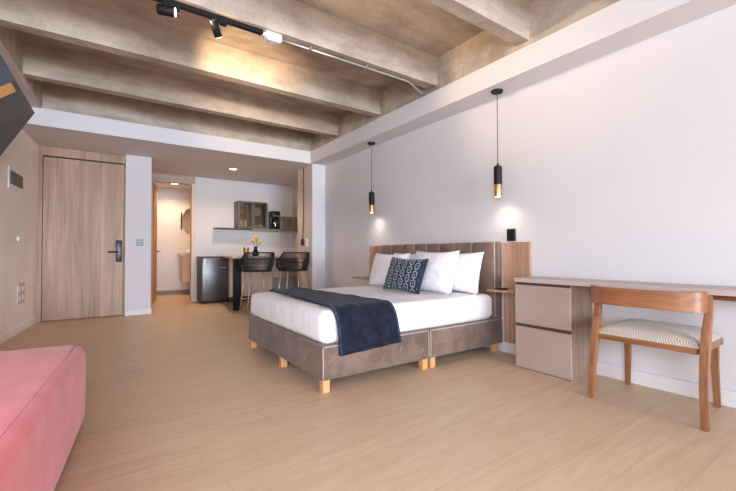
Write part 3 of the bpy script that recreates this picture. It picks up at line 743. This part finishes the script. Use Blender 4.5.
# things inside the cabinet
bw = MB().lathe((2.44, 8.13, 1.744), [(.03, 0), (.035, .004), (.07, .05), (.085, .085), (.08, .085), (.06, .045), (.01, .012)]).build('bowl', M['amber'], smooth='auto', loc=(2.44, 8.13, 1.744))
tag(bw, 'amber bowl on the upper level behind the left cabinet door', 'bowl')
for i, (x, l) in enumerate(((2.40, 'tall drinking glass on the bottom of the glass cabinet, leftmost of its pair'), (2.49, 'tall drinking glass on the bottom of the glass cabinet, right of its twin'))):
    g = MB().lathe((x, 8.12, 1.495), [(.028, 0), (.034, .15), (.031, .15), (.026, .008), (.005, .006)]).build('drinking_glass', M['ceramic'], smooth='auto', loc=(x, 8.12, 1.495))
    tag(g, l, 'glass', 'glasses in the left half of the cabinet')
pl = MB()
pl.tube([(2.77, 8.24, 1.85), (2.77, 8.225, 1.852)], [.10, .095], 28)
tag(pl.build('plate', M['ceramic'], smooth='auto', loc=(2.77, 8.23, 1.745)), 'round white plate standing up behind the right cabinet door', 'plate')
for x, l in ((2.71, 'white cup in the right half of the glass cabinet, beside the door divider'), (2.82, 'white cup in the right half of the glass cabinet, nearest the coffee maker')):
    c = thing('cup', (x, 8.12, 1.494), l, 'cup', 'white cups in the cabinet')
    MB().lathe((x, 8.12, 1.494), [(.025, 0), (.036, .03), (.04, .075), (.036, .075), (.03, .02), (.005, .008)]).build('cup_body', M['ceramic'], c, smooth='auto')
    MB().tube([(x+.036, 8.12, 1.555), (x+.058, 8.12, 1.55), (x+.056, 8.12, 1.525), (x+.034, 8.12, 1.52)], .005, 8).build('cup_handle', M['ceramic'], c, smooth=True)
# coffee maker
cm = thing('coffee_maker', (3.13, 8.14, 1.476), 'black drip coffee maker between the glass cabinet and the microwave', 'coffee maker')
MB().box(3.045, 3.225, 8.04, 8.27, 1.476, 1.51, .006).build('base', M['black_plastic'], cm, smooth='auto')
MB().box(3.05, 3.22, 8.19, 8.27, 1.51, 1.86, .008).build('water_tank', M['black_plastic'], cm, smooth='auto')
MB().box(3.045, 3.225, 8.03, 8.27, 1.76, 1.875, .012, 3).build('brew_head', M['black_plastic'], cm, smooth='auto')
MB().box(3.06, 3.21, 8.024, 8.031, 1.755, 1.775).build('trim_strip', M['micro_body'], cm)
cf = MB().lathe((3.14, 8.11, 1.511), [(.05, 0), (.066, .02), (.07, .07), (.058, .13), (.045, .16), (.043, .16), (.055, .128), (.066, .07), (.062, .022), (.01, .006)]).build('carafe', M['smoke_glass'], cm, smooth='auto')
MB().lathe((3.14, 8.11, 1.511), [(.071, .075), (.0725, .078), (.064, .122), (.060, .124)]).build('carafe_band', M['chrome'], cf, smooth='auto')
MB().lathe((3.14, 8.11, 1.511), [(.047, .16), (.05, .165), (.05, .18), (.01, .185)]).build('carafe_lid', M['black_plastic'], cf, smooth='auto')
MB().tube([(3.08, 8.07, 1.66), (3.05, 8.05, 1.655), (3.045, 8.045, 1.6), (3.075, 8.065, 1.55)], .009, 8).build('carafe_handle', M['black_plastic'], cf, smooth=True)
# microwave
mw = thing('microwave', (3.43, 8.15, 1.476), 'silver microwave with dark door on the right end of the wall shelf', 'microwave')
MB().box(3.235, 3.622, 8.03, 8.296, 1.486, 1.76, .006).build('microwave_body', M['micro_body'], mw, smooth='auto')
md_ = MB().box(3.24, 3.53, 8.012, 8.03, 1.53, 1.755, .004).build('microwave_door', M['micro_glass'], mw, smooth='auto')
MB().box(3.51, 3.522, 7.995, 8.013, 1.55, 1.735, .003).build('door_handle', M['micro_body'], md_)
MB().box(3.533, 3.62, 8.014, 8.03, 1.53, 1.755, .003).build('control_panel', M['micro_glass'], mw)
MB().box(3.24, 3.62, 8.014, 8.03, 1.488, 1.527, .003).build('lower_strip', M['micro_body'], mw)
for x in (3.27, 3.59): MB().cyl((x, 8.07, 1.475), (x, 8.07, 1.488), .012, n=10).build('foot', M['black_plastic'], mw)
# cup and flowers on bar
gcup = MB().lathe((2.10, 6.8, .905), [(.035, 0), (.037, .01), (.045, .07), (.053, .155), (.048, .155), (.04, .06), (.005, .012)]).build('candle_cup', M['gold_cup'], smooth='auto', loc=(2.10, 6.8, .905))
tag(gcup, 'gold cup on the bar counter left of the flower vase', 'cup')
vz = thing('vase', (2.275, 6.82, .905), 'black vase holding yellow flowers on the bar counter', 'vase')
MB().lathe((2.275, 6.82, .905), [(.04, 0), (.055, .02), (.06, .06), (.03, .12), (.022, .15), (.028, .165), (.022, .165), (.016, .14), (.005, .03)]).build('vase_body', M['black'], vz, smooth='auto')
MB().lathe((2.275, 6.82, .905), [(.028, .16), (.03, .165), (.028, .170), (.02, .171)]).build('vase_rim', M['black'], vz, smooth='auto')
def flower(pts, label):
    base = pts[0]; t = thing('flower', base, label, 'flower', 'yellow flowers in the black vase')
    MB().tube(pts, .004, 6).build('stem', M['green'], t, smooth=True)
    b = MB(); e = Vector(pts[-1])
    for k in range(7):
        an = 2*PI*k/7; b.ball(e+Vector((math.cos(an)*.026, math.sin(an)*.02, .008*math.sin(2*an))), .022, (1, .8, 1), 2)
    b.ball(e+Vector((0, -.005, .02)), .024, (1, 1, 1), 2)
    b.build('petals', M['yellow'], t, smooth=True)
    MB().ball(e+Vector((0, -.028, .0)), .012, (1, .6, 1), 2).build('flower_centre', M['skirt_dark'], t, smooth=True)
flower([(2.27, 6.82, 1.0), (2.25, 6.82, 1.1), (2.245, 6.82, 1.17)], 'yellow flower leaning left, lowest of the blooms in the vase')
flower([(2.28, 6.825, 1.0), (2.30, 6.825, 1.12), (2.285, 6.825, 1.23)], 'yellow flower standing tallest in the vase')
flower([(2.285, 6.815, 1.0), (2.32, 6.815, 1.1), (2.355, 6.815, 1.17)], 'yellow flower leaning right, towards the second stool')
# column cable and switch
cb = thing('cable', (2.965, 6.285, 1.2), 'dark cable hanging down the beige column to a small switch', 'cable')
MB().tube([(2.962, 6.287, 2.485), (2.962, 6.287, 1.5), (2.957, 6.30, 1.35), (2.962, 6.32, 1.2)], .011, 8).build('cable_run', M['grey_plastic'], cb, smooth=True)
t = thing('wall_switch', (2.97, 6.33, 1.1), 'small dark switch box on the beige column at the end of the cable', 'switch')
MB().box(2.95, 2.9695, 6.28, 6.38, 1.10, 1.21, .004).build('switch_box', M['skirt_dark'], t)
MB().box(2.945, 2.951, 6.305, 6.355, 1.13, 1.18, .002).build('rocker', M['black'], t)
t = thing('wall_outlet', (2.97, 6.17, 1.1), 'pale outlet plate on the beige column next to the dark switch box', 'outlet')
MB().box(2.962, 2.9695, 6.12, 6.22, 1.07, 1.22, .002).build('outlet_plate', M['white_plastic'], t)
MB().box(2.959, 2.963, 6.145, 6.195, 1.11, 1.18, .002).build('socket', M['trim'], t)

# ------------------------------------------------------------------ bar stools
def stool(cx, cy_, label):
    t = thing('bar_stool', (cx, cy_, 0), label, 'bar stool', 'black wicker bar stools with copper legs')
    zs = .67; hw, hd = .225, .215
    # plan outline, back (-y) to front (+y); angle from front-left round the back to front-right
    def rim(k):                               # k 0..1 from front-left, round the back, to front-right
        an = PI*(1.0-k)*1.0
        a = PI+ (k-.5)*PI*1.25 + PI/2         # centred on -y
        x = hw*1.16*math.copysign(abs(math.cos(a))**.75, math.cos(a)); y = hd*1.12*math.copysign(abs(math.sin(a))**.75, math.sin(a))
        q = abs(2*k-1)
        z = .965 if q < .5 else .965-(.105)*min(1, (q-.5)/.28)
        if q > .9: z -= .12*(q-.9)/.1
        return Vector((cx+x, cy_+y, z))
    def bot(k):
        a = PI+(k-.5)*PI*1.25+PI/2
        x = hw*.93*math.copysign(abs(math.cos(a))**.6, math.cos(a)); y = hd*.95*math.copysign(abs(math.sin(a))**.6, math.sin(a))
        return Vector((cx+x, cy_+y, zs))
    n = 44
    MB().tube([rim(i/n) for i in range(n+1)], .0105, 8).build('back_rim', M['cord'], t, smooth=True)
    ring = []
    for i in range(36):
        a = 2*PI*i/36; ring.append((cx+hw*.93*math.copysign(abs(math.cos(a))**.6, math.cos(a)), cy_+hd*.95*math.copysign(abs(math.sin(a))**.6, math.sin(a)), zs))
    MB().tube(ring, .012, 8, closed=True).build('seat_rim', M['cord'], t, smooth=True)
    b = MB()
    N = 62
    for i in range(N+1):
        k = i/N; p, q = bot(k), rim(k); m = (p+q)/2; o_ = Vector((m.x-cx, m.y-cy_, 0)).normalized()*.018
        b.tube([p, m+o_, q], .0046, 5, cap=False)
    for lv in (.2, .45, .7):
        pts = []
        for i in range(33):
            k = i/32; p, q = bot(k), rim(k); c = p.lerp(q, lv); o_ = Vector((c.x-cx, c.y-cy_, 0)).normalized()*.018*math.sin(lv*PI); pts.append(c+o_)
        b.tube(pts, .0044, 5, cap=False)
    b.build('woven_back', M['cord'], t, smooth=True)
    b = MB().grid(lambda u, v: Vector((cx+(2*u-1)*hw*.86, cy_+(2*v-1)*hd*.88, zs-.006+.012*math.sin(u*40)*math.sin(v*40)*.3)), 12, 12)
    s_ = b.build('woven_seat', M['cord'], t); mdf = s_.modifiers.new('thickness', 'SOLIDIFY'); mdf.thickness = .014
    feet = []
    for sx in (-1, 1):
        for s2 in (-1, 1):
            top = Vector((cx+sx*.15, cy_+s2*.14, zs-.01)); ft = Vector((cx+sx*.215, cy_+s2*.20, .0)); feet.append((top, ft))
            MB().tube([top, ft+Vector((0, 0, .004))], [.011, .008], 10).build('leg', M['gold_leg'], t, smooth=True)
    fr_ = [f[0].lerp(f[1], .68) for f in feet]; fr_ = [fr_[0], fr_[1], fr_[3], fr_[2]]
    MB().tube(fr_, .007, 8, closed=True).build('footrest', M['gold_leg'], t)
stool(2.09, 6.20, 'black wicker bar stool with copper legs, in front of the flower vase')
stool(2.685, 6.12, 'black wicker bar stool with copper legs, beside the beige column')
